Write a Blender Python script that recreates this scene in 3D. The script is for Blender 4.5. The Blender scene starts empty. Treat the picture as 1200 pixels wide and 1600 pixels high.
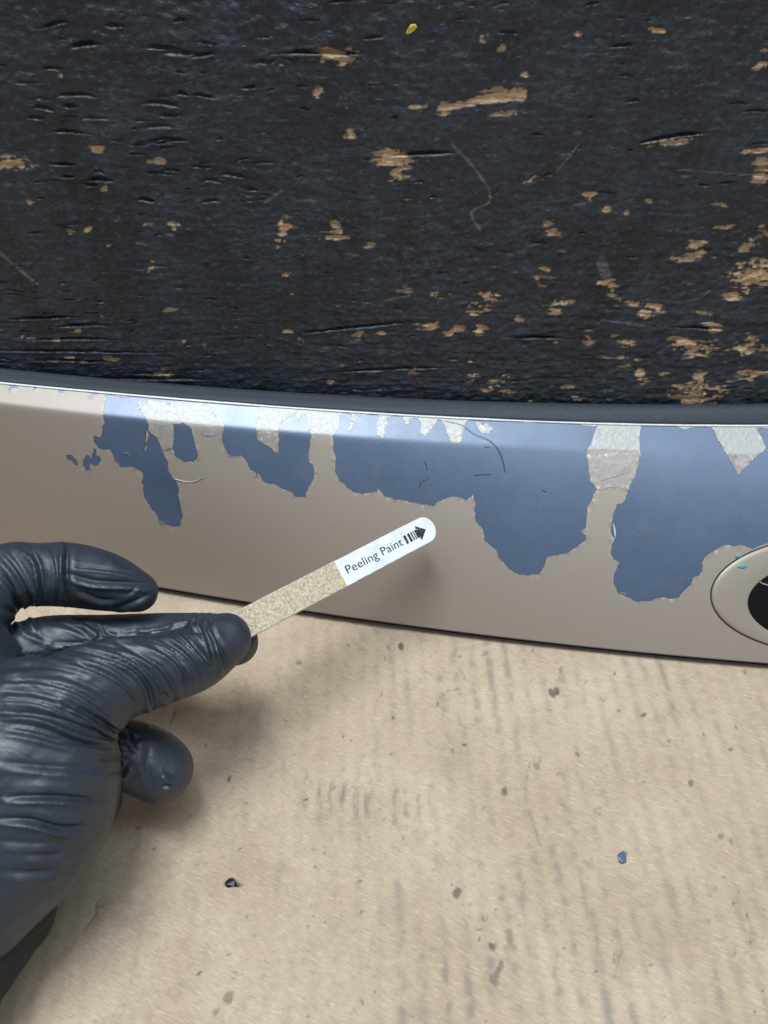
import bpy, bmesh, math, random
import numpy as np
from mathutils import Vector, Matrix
from mathutils.geometry import delaunay_2d_cdt

scene = bpy.context.scene
col = scene.collection
random.seed(7)

# ------------------------------------------------------------------ camera
LENS = 28.0
FPX = LENS / 36.0 * 1600.0            # focal length in photograph pixels (1200 x 1600)
PITCH = math.radians(45)
CAM = np.array([0.0, -0.268, 0.278])
cp, sp = math.cos(PITCH), math.sin(PITCH)
FW = np.array([0.0, cp, -sp])
RT = np.array([1.0, 0.0, 0.0])
DN = np.array([0.0, -sp, -cp])
cam_data = bpy.data.cameras.new('camera')
cam = bpy.data.objects.new('camera', cam_data)
col.objects.link(cam)
cam.location = CAM
cam.rotation_euler = (math.pi / 2 - PITCH, 0, 0)
cam_data.sensor_fit = 'VERTICAL'
cam_data.sensor_height = 36
cam_data.lens = LENS
cam_data.clip_start = 0.01
cam_data.clip_end = 50
cam_data.dof.use_dof = True
cam_data.dof.focus_distance = 0.305
cam_data.dof.aperture_fstop = 20
scene.camera = cam

# ------------------------------------------------------------------ light
world = bpy.data.worlds.new('World')
scene.world = world
world.use_nodes = True
bg = world.node_tree.nodes['Background']
bg.inputs[0].default_value = (0.93, 0.96, 1.0, 1)
bg.inputs[1].default_value = 0.29


def area(name, loc, rz, sx, sy, power, color):
    l = bpy.data.lights.new(name, 'AREA')
    l.shape = 'RECTANGLE'
    l.size, l.size_y = sx, sy
    l.energy = power
    l.color = color
    o = bpy.data.objects.new(name, l)
    col.objects.link(o)
    o.location = loc
    o.rotation_euler = (0, 0, rz)
    return o


area('ceiling_strip_lamp', (0.05, -0.30, 1.5), 0.0, 1.9, 0.46, 14.5, (0.70, 0.86, 1.0))
area('added_shadow_lamp', (-0.10, -0.12, 1.4), math.radians(131), 0.56, 0.16, 14.5, (0.92, 0.96, 1.0))  # unseen compact lamp, added to strengthen the hand's shadow

scene.view_settings.view_transform = 'Standard'
scene.view_settings.look = 'None'
scene.view_settings.gamma = 1.0
scene.view_settings.use_curve_mapping = False
scene.view_settings.exposure = 0.0


# ------------------------------------------------------------------ helpers
def ray(px, py):
    px = np.asarray(px, float)[..., None]
    py = np.asarray(py, float)[..., None]
    return FW + RT * (px - 600) / FPX + DN * (py - 800) / FPX


def at_depth(px, py, d):
    return CAM + ray(px, py) * np.asarray(d, float)[..., None]


def on_y(px, py, y):
    r = ray(px, py)
    return CAM + r * ((y - CAM[1]) / r[..., 1])[..., None]


def on_z(px, py, z):
    r = ray(px, py)
    return CAM + r * ((z - CAM[2]) / r[..., 2])[..., None]


def project(P):
    v = P - CAM
    d = v @ FW
    return 600 + FPX * (v @ RT) / d, 800 + FPX * (v @ DN) / d, d


def tag(o, label=None, cat=None, group=None, kind=None):
    if label: o['label'] = label
    if cat: o['category'] = cat
    if group: o['group'] = group
    if kind: o['kind'] = kind
    return o


def empty(name, loc):
    o = bpy.data.objects.new(name, None)
    col.objects.link(o)
    o.location = loc
    o.empty_display_size = 0.01
    return o


def mesh_obj(name, verts, faces, mat, parent=None, smooth=True):
    me = bpy.data.meshes.new(name)
    me.from_pydata([tuple(map(float, v)) for v in verts], [], [tuple(map(int, f)) for f in faces])
    me.update()
    if smooth:
        me.polygons.foreach_set('use_smooth', [True] * len(me.polygons))
    return link(name, me, mat, parent)


def link(name, me, mat, parent=None):
    o = bpy.data.objects.new(name, me)
    col.objects.link(o)
    if mat: me.materials.append(mat)
    if parent:
        o.parent = parent
        o.matrix_parent_inverse = Matrix.Translation(parent.location).inverted()
    return o


def grid_mesh(name, P, mat, parent=None, attrs=None, flip=False):
    """P: (n, m, 3) array of points -> quad mesh, fast."""
    n, m = P.shape[:2]
    idx = np.arange(n * m).reshape(n, m)
    q = np.stack([idx[:-1, :-1], idx[1:, :-1], idx[1:, 1:], idx[:-1, 1:]], -1).reshape(-1, 4)
    if flip: q = q[:, ::-1]
    me = bpy.data.meshes.new(name)
    me.vertices.add(n * m)
    me.vertices.foreach_set('co', P.reshape(-1).astype(np.float32))
    nf = len(q)
    me.loops.add(nf * 4)
    me.loops.foreach_set('vertex_index', q.reshape(-1).astype(np.int32))
    me.polygons.add(nf)
    me.polygons.foreach_set('loop_start', (np.arange(nf) * 4).astype(np.int32))
    me.polygons.foreach_set('use_smooth', np.ones(nf, bool))
    me.update(calc_edges=True)
    for k, a in (attrs or {}).items():
        at = me.attributes.new(k, 'FLOAT', 'POINT')
        at.data.foreach_set('value', a.reshape(-1).astype(np.float32))
    return link(name, me, mat, parent)


def fnoise(n, m, step, l0, l1, seed):
    """smooth gaussian noise with correlation lengths l0, l1 (metres), unit variance"""
    rng = np.random.default_rng(seed)
    w = rng.standard_normal((n, m))
    k0 = np.fft.fftfreq(n, step)[:, None]
    k1 = np.fft.rfftfreq(m, step)[None, :]
    f = np.exp(-0.5 * ((2 * np.pi * k0 * l0) ** 2 + (2 * np.pi * k1 * l1) ** 2))
    r = np.fft.irfft2(np.fft.rfft2(w) * f, s=(n, m))
    return r / r.std()


def sstep(x, a, b):
    t = np.clip((x - a) / (b - a), 0, 1)
    return t * t * (3 - 2 * t)


def seg_dist(X, Y, pts):
    """distance to a polyline, and position along it 0..1"""
    pts = np.asarray(pts, float)
    L = np.hypot(*(pts[1:] - pts[:-1]).T)
    cum = np.concatenate([[0], np.cumsum(L)])
    best = np.full(X.shape, 1e9)
    tt = np.zeros(X.shape)
    for i in range(len(pts) - 1):
        a, b = pts[i], pts[i + 1]
        d = b - a
        t = np.clip(((X - a[0]) * d[0] + (Y - a[1]) * d[1]) / max(d @ d, 1e-12), 0, 1)
        dist = np.hypot(X - a[0] - t * d[0], Y - a[1] - t * d[1])
        m = dist < best
        best = np.where(m, dist, best)
        tt = np.where(m, (cum[i] + t * L[i]) / cum[-1], tt)
    return best, tt


def catmull(pts, n=8):
    pts = np.asarray(pts, float)
    p = np.vstack([2 * pts[0] - pts[1], pts, 2 * pts[-1] - pts[-2]])
    out = []
    for i in range(1, len(p) - 2):
        for k in range(n):
            t = k / n
            out.append(0.5 * (2 * p[i] + (p[i + 1] - p[i - 1]) * t
                              + (2 * p[i - 1] - 5 * p[i] + 4 * p[i + 1] - p[i + 2]) * t * t
                              + (3 * p[i] - p[i - 1] - 3 * p[i + 1] + p[i + 2]) * t ** 3))
    out.append(p[-2])
    return np.array(out)


# ------------------------------------------------------------------ materials
class NT:
    def __init__(self, name):
        self.m = bpy.data.materials.new(name)
        self.m.use_nodes = True
        self.t = self.m.node_tree
        self.b = self.t.nodes['Principled BSDF']

    def n(self, typ, **kw):
        nd = self.t.nodes.new(typ)
        for k, v in kw.items(): setattr(nd, k, v)
        return nd

    def l(self, a, b):
        self.t.links.new(a, b)

    def val(self, sock, v):
        if hasattr(v, 'bl_idname') or isinstance(v, bpy.types.NodeSocket):
            self.l(v, sock)
        else:
            sock.default_value = v

    def coords(self, scale=(1, 1, 1), rot=(0, 0, 0)):
        tc = self.n('ShaderNodeTexCoord')
        mp = self.n('ShaderNodeMapping')
        mp.inputs['Scale'].default_value = scale
        mp.inputs['Rotation'].default_value = rot
        if any(rot):
            mr = self.n('ShaderNodeMapping')
            mr.inputs['Rotation'].default_value = rot
            mp.inputs['Rotation'].default_value = (0, 0, 0)
            self.l(tc.outputs['Object'], mr.inputs['Vector'])
            self.l(mr.outputs[0], mp.inputs['Vector'])
        else:
            self.l(tc.outputs['Object'], mp.inputs['Vector'])
        return mp.outputs[0]

    def noise(self, vec, scale, detail=4, rough=0.55, dist=0.0):
        nd = self.n('ShaderNodeTexNoise')
        self.l(vec, nd.inputs['Vector'])
        nd.inputs['Scale'].default_value = scale
        nd.inputs['Detail'].default_value = detail
        nd.inputs['Roughness'].default_value = rough
        nd.inputs['Distortion'].default_value = dist
        return nd.outputs[0]

    def ramp(self, f, a, b, lo=0.0, hi=1.0):
        nd = self.n('ShaderNodeMapRange')
        nd.clamp = True
        self.l(f, nd.inputs[0])
        for i, v in zip((1, 2, 3, 4), (a, b, lo, hi)): nd.inputs[i].default_value = v
        return nd.outputs[0]

    def mix(self, f, a, b):
        nd = self.n('ShaderNodeMix', data_type='RGBA')
        self.val(nd.inputs[0], f)
        for i, v in ((6, a), (7, b)):
            if isinstance(v, bpy.types.NodeSocket): self.l(v, nd.inputs[i])
            else: nd.inputs[i].default_value = (*v, 1)
        return nd.outputs[2]

    def math(self, op, a, b=0.0):
        nd = self.n('ShaderNodeMath', operation=op)
        self.val(nd.inputs[0], a)
        self.val(nd.inputs[1], b)
        return nd.outputs[0]

    def attr(self, name):
        nd = self.n('ShaderNodeAttribute')
        nd.attribute_name = name
        return nd.outputs['Fac']

    def bump(self, h, dist, strength=1.0, prev=None):
        nd = self.n('ShaderNodeBump')
        nd.inputs['Strength'].default_value = strength
        nd.inputs['Distance'].default_value = dist
        self.l(h, nd.inputs['Height'])
        if prev: self.l(prev, nd.inputs['Normal'])
        self.l(nd.outputs[0], self.b.inputs['Normal'])
        return nd.outputs[0]

    def set(self, color=None, rough=None, metal=None, spec=None):
        for k, v in (('Base Color', color), ('Roughness', rough), ('Metallic', metal), ('Specular IOR Level', spec)):
            if v is None: continue
            s = self.b.inputs[k]
            if isinstance(v, bpy.types.NodeSocket): self.l(v, s)
            elif k == 'Base Color': s.default_value = (*v, 1)
            else: s.default_value = v
        return self.m


def simple(name, color, rough=0.5, metal=0.0, spec=0.5, bump=None):
    t = NT(name)
    c = t.coords()
    n1 = t.noise(c, 900, 3)
    t.set(t.mix(t.ramp(n1, 0.3, 0.7), tuple(x * 0.82 for x in color), tuple(min(1, x * 1.12) for x in color)),
          rough, metal, spec)
    if bump: t.bump(t.noise(c, bump[0], 3), bump[1])
    return t.m


# plywood: worn black paint over tan wood
t = NT('black_painted_plywood')
cx = t.coords((1, 1, 9))
cu = t.coords()
bare = t.attr('bare')
scuff = t.attr('scuff')
g1 = t.noise(cx, 160, 6, 0.65)
g2 = t.noise(cu, 45, 5, 0.6)
black = t.mix(t.ramp(g2, 0.3, 0.7), (0.011, 0.0145, 0.022), (0.037, 0.047, 0.068))
black = t.mix(t.ramp(g1, 0.58, 0.80, 0, 0.5), black, (0.075, 0.080, 0.092))
black = t.mix(t.ramp(t.noise(cu, 18, 3), 0.52, 0.72, 0, 0.6), black, (0.009, 0.013, 0.017))
black = t.mix(t.ramp(t.noise(cu, 420, 4, 0.7), 0.57, 0.74, 0, 0.7), black, (0.075, 0.078, 0.088))
cv = t.coords((5, 1, 1))
black = t.mix(t.ramp(t.noise(cv, 11, 4, 0.6, 0.5), 0.54, 0.68, 0, 0.75), black, (0.008, 0.011, 0.015))
cm = t.coords((1, 1, 1.5))
mic = t.noise(cm, 430, 4, 0.62)
black = t.mix(t.ramp(mic, 0.48, 0.34, 0, 0.8), black, (0.0045, 0.005, 0.0065))
black = t.mix(t.ramp(mic, 0.58, 0.76, 0, 0.75), black, (0.105, 0.12, 0.15))
black = t.mix(t.math('MULTIPLY', scuff, 0.7), black, (0.155, 0.165, 0.18))
cg = t.coords((1, 1, 14))
g3 = t.noise(cg, 190, 6, 0.7)
wood = t.mix(t.ramp(g3, 0.36, 0.62), (0.40, 0.235, 0.115), (0.80, 0.58, 0.36))
wood = t.mix(t.ramp(t.noise(cu, 60, 3), 0.45, 0.7, 0, 0.5), wood, (0.42, 0.31, 0.22))
wood = t.mix(t.ramp(t.noise(cu, 420, 4, 0.7), 0.56, 0.68, 0, 0.85), wood, (0.07, 0.055, 0.045))
t.set(t.mix(bare, black, wood), t.math('ADD', t.ramp(g2, 0.3, 0.7, 0.34, 0.52), t.math('MULTIPLY', bare, 0.3)), 0, 0.6)
cx4 = t.coords((1, 1, 2.4))
b1 = t.bump(t.noise(cx4, 260, 4, 0.6), 0.0005, 0.9)
cx2 = t.coords((1, 1, 1.25))
t.bump(t.noise(cx2, 480, 4, 0.6), 0.0006, 0.9, b1)
M_PLY = t.m

# cardboard
t = NT('worn_cardboard')
cu = t.coords()
cf = t.coords((1, 6, 1), (0, 0, math.radians(24)))       # short fibres
dirt = t.attr('dirt')
f1 = t.noise(cf, 300, 6, 0.75)
m1 = t.noise(cu, 26, 5, 0.6)
rub = t.attr('rub')
base = t.mix(t.ramp(m1, 0.3, 0.7), (0.44, 0.333, 0.230), (0.60, 0.475, 0.345))
base = t.mix(t.ramp(t.noise(cu, 9, 4, 0.6), 0.4, 0.65, 0, 0.5), base, (0.50, 0.385, 0.27))
base = t.mix(t.ramp(t.noise(cu, 150, 5, 0.7), 0.5, 0.72, 0, 0.4), base, (0.36, 0.28, 0.205))
base = t.mix(t.ramp(f1, 0.53, 0.70, 0, 0.5), base, (0.84, 0.70, 0.54))
base = t.mix(t.ramp(f1, 0.46, 0.30, 0, 0.5), base, (0.26, 0.205, 0.155))
base = t.mix(t.ramp(t.noise(cu, 330, 5, 0.75), 0.56, 0.74, 0, 0.5), base, (0.24, 0.20, 0.17))
base = t.mix(rub, base, (0.185, 0.165, 0.155))
base = t.mix(dirt, base, (0.07, 0.06, 0.055))
t.set(base, 0.92, 0, 0.2)
b1 = t.bump(f1, 0.00030, 0.8)
t.bump(t.noise(cu, 700, 4), 0.00015, 0.7, b1)
M_CARD = t.m

# trim panel
t = NT('blue_primer')
cu = t.coords()
cs = t.coords((1, 1, 6))
n1 = t.noise(cu, 30, 4)
c = t.mix(t.ramp(n1, 0.3, 0.7), (0.066, 0.103, 0.172), (0.082, 0.126, 0.205))
c = t.mix(t.ramp(t.noise(cu, 140, 5, 0.7), 0.50, 0.72, 0, 0.45), c, (0.115, 0.145, 0.20))
c = t.mix(t.ramp(t.noise(cs, 500, 3), 0.66, 0.78, 0, 0.55), c, (0.25, 0.32, 0.42))
c = t.mix(t.ramp(t.noise(cu, 700, 4, 0.7), 0.66, 0.78, 0, 0.5), c, (0.05, 0.07, 0.11))
t.set(c, t.ramp(t.noise(cu, 90, 5, 0.65), 0.3, 0.7, 0.40, 0.52), 0.3, 0.5)
t.b.inputs['Coat Weight'].default_value = 1.0
t.b.inputs['Coat Roughness'].default_value = 0.32
b1 = t.bump(t.noise(cs, 260, 4), 0.00006, 0.5)
t.bump(t.noise(cu, 1500, 2), 0.00003, 0.5, b1)
M_BLUE = t.m

t = NT('taupe_metallic_paint')
cu = t.coords()
fl = t.noise(cu, 2600, 2)
c = t.mix(t.ramp(fl, 0.35, 0.65), (0.325, 0.272, 0.222), (0.355, 0.30, 0.246))
c = t.mix(t.math('MULTIPLY', t.attr('rough'), 0.55), c, (0.52, 0.54, 0.54))  # lamp brightness on the ledge put into the colour as a pale mix
t.set(c, 0.50, 0.28, 0.5)
t.b.inputs['Coat Weight'].default_value = 0.5
t.b.inputs['Coat Roughness'].default_value = 0.46
rg = t.attr('rough')
h = t.math('MULTIPLY', t.noise(cu, 520, 4, 0.6, 0.6), rg)
b1 = t.bump(h, 0.00028, 1.0)
t.bump(t.noise(cu, 1300, 2), 0.00002, 0.5, b1)
M_FILM = t.m

t = NT('lifted_paint_flake')
cu = t.coords()
c = t.mix(t.ramp(t.noise(cu, 500, 4), 0.35, 0.65), (0.32, 0.28, 0.255), (0.40, 0.355, 0.325))
t.set(c, 0.45, 0.3, 0.5)
t.bump(t.noise(cu, 420, 4), 0.0002, 0.7)
M_FLAKE = t.m

M_SEAL = simple('grey_rubber', (0.050, 0.058, 0.070), 0.6, 0, 0.3, (1200, 0.0001))
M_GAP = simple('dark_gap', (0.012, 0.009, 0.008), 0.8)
M_BADGE = simple('badge_glass', (0.003, 0.0025, 0.004), 0.12, 0, 0.4)
M_PINK = simple('pink_metal', (0.75, 0.66, 0.68), 0.18, 1.0)
M_TEAL = simple('teal_paint', (0.17, 0.37, 0.36), 0.7)
M_HILITE = simple('painted_highlight', (0.80, 0.80, 0.79), 0.40, 0.0)  # white stands in for the light caught by lip and slivers

# stick and sticker
t = NT('raw_birch_wood')
cu = t.coords()
n1 = t.noise(cu, 1100, 4, 0.65)
c = t.mix(t.ramp(n1, 0.38, 0.62), (0.40, 0.32, 0.215), (0.66, 0.58, 0.44))
c = t.mix(t.ramp(t.noise(cu, 1900, 3), 0.62, 0.72, 0, 0.7), c, (0.27, 0.21, 0.14))
t.set(c, 0.75, 0, 0.3)
t.bump(n1, 0.0003, 0.8)
M_WOOD = t.m
t = NT('white_sticker_paper')
cu = t.coords()
c = t.mix(t.ramp(t.noise(cu, 220, 4), 0.42, 0.72), (0.80, 0.82, 0.85), (0.66, 0.69, 0.74))
t.set(c, 0.45, 0, 0.4)
t.bump(t.noise(cu, 300, 3), 0.0001, 0.5)
M_PAPER = t.m
t = NT('black_print')
cu = t.coords()
c = t.mix(t.ramp(t.noise(cu, 1500, 3), 0.57, 0.66, 0, 0.6), (0.02, 0.02, 0.024), (0.5, 0.5, 0.52))
t.set(c, 0.5)
M_INK = t.m
M_INK2 = simple('black_lettering', (0.018, 0.018, 0.022), 0.5)

# glove
t = NT('black_nitrile')
cu = t.coords()
n1 = t.noise(cu, 60, 4)
c = t.mix(t.ramp(n1, 0.3, 0.7), (0.017, 0.023, 0.033), (0.026, 0.035, 0.049))
t.set(c, t.ramp(t.noise(cu, 200, 4), 0.3, 0.7, 0.44, 0.54), 0, 0.65)
cw = t.coords((1, 3.2, 1), (0, 0.5, math.radians(28)))
b1 = t.bump(t.noise(cw, 75, 3, 0.5, 0.8), 0.0007, 0.4)
b2 = t.bump(t.noise(cu, 1400, 2), 0.00004, 0.6, b1)
M_GLOVE = t.m
t = NT('dark_sleeve_fabric')
cu = t.coords()
c = t.mix(t.ramp(t.noise(cu, 90, 4), 0.3, 0.7), (0.014, 0.016, 0.018), (0.028, 0.030, 0.031))
t.set(c, 0.75, 0, 0.25)
t.bump(t.noise(cu, 160, 4), 0.001, 0.6)
M_SLEEVE = t.m

# ------------------------------------------------------------------ bench (structure)
CARD_TOP = 0.0042
bench = mesh_obj('workbench_top', [(-.6, -.5, -.02), (.6, -.5, -.02), (.6, -.0005, -.02), (-.6, -.0005, -.02),
                                   (-.6, -.5, 0), (.6, -.5, 0), (.6, -.0005, 0), (-.6, -.0005, 0)],
                 [(3, 2, 1, 0), (4, 5, 6, 7), (0, 1, 5, 4), (1, 2, 6, 5), (2, 3, 7, 6), (3, 0, 4, 7)],
                 simple('bench_board', (0.2, 0.15, 0.1), 0.8), smooth=False)
tag(bench, kind='structure')

# ------------------------------------------------------------------ plywood board behind
ST = 0.0004
wx = np.arange(-0.19, 0.19, ST)
wz = np.arange(0.045, 0.245, ST)
n, m = len(wx), len(wz)
WX, WZ = np.meshgrid(wx, wz, indexing='ij')
v = np.stack([WX, np.zeros_like(WX), WZ], -1)
WPX, WPY, _ = project(v)
H = np.zeros((n, m))
H += 0.00004 * fnoise(n, m, ST, 0.012, 0.0016, 1)
H += 0.00005 * fnoise(n, m, ST, 0.003, 0.0006, 2)
H += (0.00013 * fnoise(n, m, ST, 0.0014, 0.0008, 3) + 0.00008 * fnoise(n, m, ST, 0.0006, 0.00045, 33)) * (0.6 + 0.5 * sstep(fnoise(n, m, ST, 0.02, 0.015, 34), -1, 1))
H += 0.00012 * fnoise(n, m, ST, 0.03, 0.02, 4)
# long grain fissures, stronger near the bottom of the board
g = 0.8 * fnoise(n, m, ST, 0.016, 0.0007, 5) + 0.8 * fnoise(n, m, ST, 0.004, 0.0006, 6)
low = sstep(WPY, 380, 600) * (0.55 + 0.45 * sstep(np.abs(WPX - 420), 150, 420))
H -= 0.00042 * sstep(g, 1.1, 2.0) * (0.22 + 0.8 * low)


def stamp(cxm, czm, a, b, ang, depth, lip=0.4):
    i0, i1 = np.searchsorted(wx, [cxm - a * 1.5, cxm + a * 1.5])
    j0, j1 = np.searchsorted(wz, [czm - a * .6 - 5 * b, czm + a * .6 + 5 * b])
    if i1 - i0 < 2 or j1 - j0 < 2: return
    X = WX[i0:i1, j0:j1] - cxm
    Z = WZ[i0:i1, j0:j1] - czm
    u = X * math.cos(ang) + Z * math.sin(ang)
    w = -X * math.sin(ang) + Z * math.cos(ang)
    w = w + 0.35 * b * np.sin(u / a * 2.2 + cxm * 999) + 0.5 * b * (u / a) ** 2
    e = np.exp(-(u / a) ** 4)
    bb = b * (0.35 + 0.65 * np.clip(1 - (u / a) ** 2, 0, 1))
    H[i0:i1, j0:j1] += -depth * e * np.exp(-(w / bb) ** 2) + lip * depth * e * np.exp(-((w + 1.7 * b) / (0.8 * b)) ** 2)


rng = np.random.default_rng(11)
for k in range(2600):
    px, py = rng.uniform(-60, 1260), rng.uniform(-20, 640)
    dens = 0.07
    if 40 < px < 420 and 20 < py < 330: dens = 0.31
    elif px < 220 and py > 430: dens = 0.5
    elif py > 480: dens = 0.2
    elif px < 700: dens = 0.14
    if rng.random() > dens: continue
    p = on_y(px, py, 0.0)
    big = 1.0 if 0.30 < dens < 0.32 else 0.65
    big *= rng.choice([0.45, 0.7, 1.0, 1.25])
    stamp(p[0], p[2], rng.uniform(0.0014, 0.0048) * big, rng.uniform(0.00026, 0.00048) * big, rng.normal(0.0, 0.06),
          rng.uniform(0.0006, 0.0019) * big, 0.25)
for (x0, x1, y, dy) in ((-20, 225, 548, 1), (55, 165, 562, 2), (60, 175, 530, -1), (120, 320, 590, 2), (20, 120, 497, -2),
                        (200, 280, 583, 0), (90, 170, 508, 0), (440, 560, 82, 0), (470, 640, 520, -18), (530, 690, 580, -6),
                        (620, 705, 242, -5), (1000, 1100, 222, -16), (800, 880, 527, 2), (1060, 1130, 510, 5)):
    a_, b_ = on_y(x0, y, 0.), on_y(x1, y + dy, 0.)
    stamp((a_[0] + b_[0]) / 2, (a_[2] + b_[2]) / 2, abs(b_[0] - a_[0]) / 2, 0.0005,
          math.atan2(b_[2] - a_[2], b_[0] - a_[0]), 0.0021, 0.2)

bare = np.zeros((n, m))
jag = 0.45 * fnoise(n, m, ST, 0.0020, 0.0006, 21) + 0.55 * fnoise(n, m, ST, 0.0014, 0.00032, 22) + 0.35 * fnoise(n, m, ST, 0.0004, 0.0004, 24)
chips = [(525, 88, 28, 14, 0), (514, 82, 18, 9, 0), (497, 146, 6, 9, 0), (541, 158, 7, 11, 0), (549, 207, 12, 7, 8), (25, 256, 24, 9, 0),
         (12, 241, 9, 6, 0), (155, 229, 15, 7, 0), (249, 252, 8, 5, 0), (232, 255, 5, 4, 0), (98, 115, 8, 4, 0),
         (151, 266, 4, 7, -20), (164, 291, 4, 9, -20), (272, 356, 10, 9, 0), (443, 363, 9, 20, -15), (523, 352, 7, 7, 0),
         (524, 370, 20, 9, 0), (580, 383, 10, 4, 0), (617, 247, 28, 12, 0), (626, 262, 16, 13, 0), (617, 275, 9, 9, 0),
         (694, 169, 11, 10, 0), (762, 146, 9, 7, 0), (780, 143, 12, 6, 0),
         (788, 178, 24, 4, 5), (820, 117, 6, 4, 0), (752, 64, 5, 7, 0), (783, 78, 6, 7, 0), (672, 152, 5, 3, 0), (655, 166, 22, 2.5, 3),
         (1052, 222, 40, 4, 8), (1012, 231, 6, 3, 0), (1165, 238, 40, 3, 6), (1193, 284, 14, 17, 0), (1190, 252, 12, 5, 0), (830, 280, 10, 4, 20),
         (1190, 102, 15, 6, 0), (1025, 47, 14, 4, -10), (905, 53, 5, 3, 0), (237, 413, 4, 10, -20), (110, 364, 9, 6, 0), (137, 359, 9, 4, 0),
         (48, 317, 7, 4, 0), (232, 351, 7, 3, 0), (267, 485, 10, 4, 0), (160, 494, 8, 4, 0), (118, 516, 9, 4, 0), (90, 529, 8, 3, 0), (174, 558, 10, 5, 0),
         (108, 559, 7, 3, 0), (45, 530, 8, 3, 0), (260, 586, 18, 5, 0), (410, 461, 6, 5, 0), (455, 459, 4, 3, 0), (405, 420, 7, 3, 0), (442, 428, 9, 3, 0),
         (450, 517, 7, 5, 0), (470, 531, 7, 4, 0), (560, 524, 8, 6, 0), (632, 454, 16, 3, 0), (690, 460, 14, 5, 0), (595, 523, 6, 3, 0),
         (762, 465, 15, 9, 0), (755, 477, 18, 7, 0), (745, 488, 16, 6, 10), (668, 507, 17, 7, 0), (702, 523, 9, 6, 0), (716, 513, 9, 5, 0), (751, 516, 9, 7, 0),
         (645, 581, 9, 4, 0), (740, 592, 10, 8, 0), (778, 595, 14, 10, 20), (762, 607, 10, 4, 0), (792, 614, 12, 4, 0), (735, 565, 6, 5, 0),
         (922, 307, 10, 6, 0), (945, 327, 8, 4, 0), (1017, 312, 7, 4, 0), (1125, 321, 14, 4, 0), (1135, 356, 16, 4, 0), (1195, 360, 14, 7, 0),
         (1090, 381, 14, 5, 0), (1078, 397, 24, 9, 8), (1172, 377, 12, 7, -25), (1167, 390, 9, 5, 0), (1118, 404, 5, 6, 0),
         (866, 365, 11, 6, 0), (854, 344, 10, 8, 0), (850, 433, 13, 4, 0), (843, 445, 8, 4, 0), (850, 421, 7, 3, 0),
         (1178, 430, 34, 19, 5), (1190, 420, 22, 14, 0), (1146, 463, 18, 7, 8), (948, 438, 16, 7, 0), (957, 450, 9, 7, 0), (948, 463, 12, 4, 0), (966, 467, 8, 4, 0),
         (868, 474, 24, 4, 5), (870, 486, 11, 7, 0), (990, 475, 10, 6, 0), (1012, 478, 10, 4, 0), (1025, 481, 15, 5, 0), (1010, 490, 10, 7, 0), (1030, 488, 9, 5, 0),
         (1110, 511, 16, 8, 0), (1105, 492, 14, 4, -20), (812, 500, 7, 5, 0), (919, 528, 9, 9, 0), (980, 535, 14, 6, 0), (960, 527, 6, 5, 0), (870, 536, 7, 4, 0),
         (1068, 532, 18, 11, 0), (1085, 545, 22, 12, 0), (1105, 540, 18, 8, 0), (1055, 540, 9, 6, 0), (1160, 546, 22, 8, 0), (1178, 532, 12, 6, 0), (1195, 548, 9, 9, 0),
         (970, 560, 24, 4, -3), (976, 575, 9, 5, 0), (1000, 584, 7, 5, 0), (1008, 596, 9, 6, 0), (1037, 584, 8, 3, 0),
         (1175, 585, 34, 8, 5), (1150, 594, 20, 4, 8), (1095, 595, 12, 12, 0), (1088, 612, 26, 12, 0), (1065, 604, 12, 6, 0), (1115, 610, 22, 8, 0),
         (1062, 616, 14, 7, 0), (1080, 630, 14, 9, 0), (1107, 632, 16, 8, 0), (898, 621, 10, 4, 0), (826, 629, 16, 3, 0)]
for k in range(4):
    px = 1230 - abs(rng.normal(0, 330)); py = rng.uniform(330, 640)
    chips.append((px, py, rng.uniform(3, 9), rng.uniform(1.5, 4), 0))
for k in range(8):
    chips.append((rng.uniform(0, 1200), rng.uniform(0, 600), rng.uniform(2, 5), rng.uniform(1.5, 3), 0))
for (px, py, rx, ry, an) in chips:
    R = 2.2 * max(rx, ry) + 8
    p0, p1 = on_y(px - R, py + R, 0.), on_y(px + R, py - R, 0.)
    i0, i1 = np.searchsorted(wx, [p0[0], p1[0]])
    j0, j1 = np.searchsorted(wz, [p0[2], p1[2]])
    if i1 <= i0 or j1 <= j0: continue
    X = WPX[i0:i1, j0:j1] - px
    Y = -(WPY[i0:i1, j0:j1] - py)
    a = math.radians(an)
    u = (X * math.cos(a) + Y * math.sin(a)) / rx
    w = (-X * math.sin(a) + Y * math.cos(a)) / ry
    r_ = np.hypot(u, w)
    f = np.minimum(1 - r_ + jag[i0:i1, j0:j1] * 0.75, 0.8 * (1.7 - r_))
    bare[i0:i1, j0:j1] = np.maximum(bare[i0:i1, j0:j1], sstep(f, 0.05, 0.5) * (rng.uniform(0.8, 1.0) if rx * ry > 110 else rng.uniform(0.6, 1.0)))
d, tt = seg_dist(WPX, WPY, [(688, 169), (712, 166), (745, 158), (780, 152), (813, 147)])
bare = np.maximum(bare, 1 - sstep(d + 1.6 * jag - (3.0 + 7.5 * tt ** 2), -1.0, 1.5))
H -= bare * 0.00030
H += bare * 0.00012 * fnoise(n, m, ST, 0.004, 0.0005, 23)
scuff = np.zeros((n, m))
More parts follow.
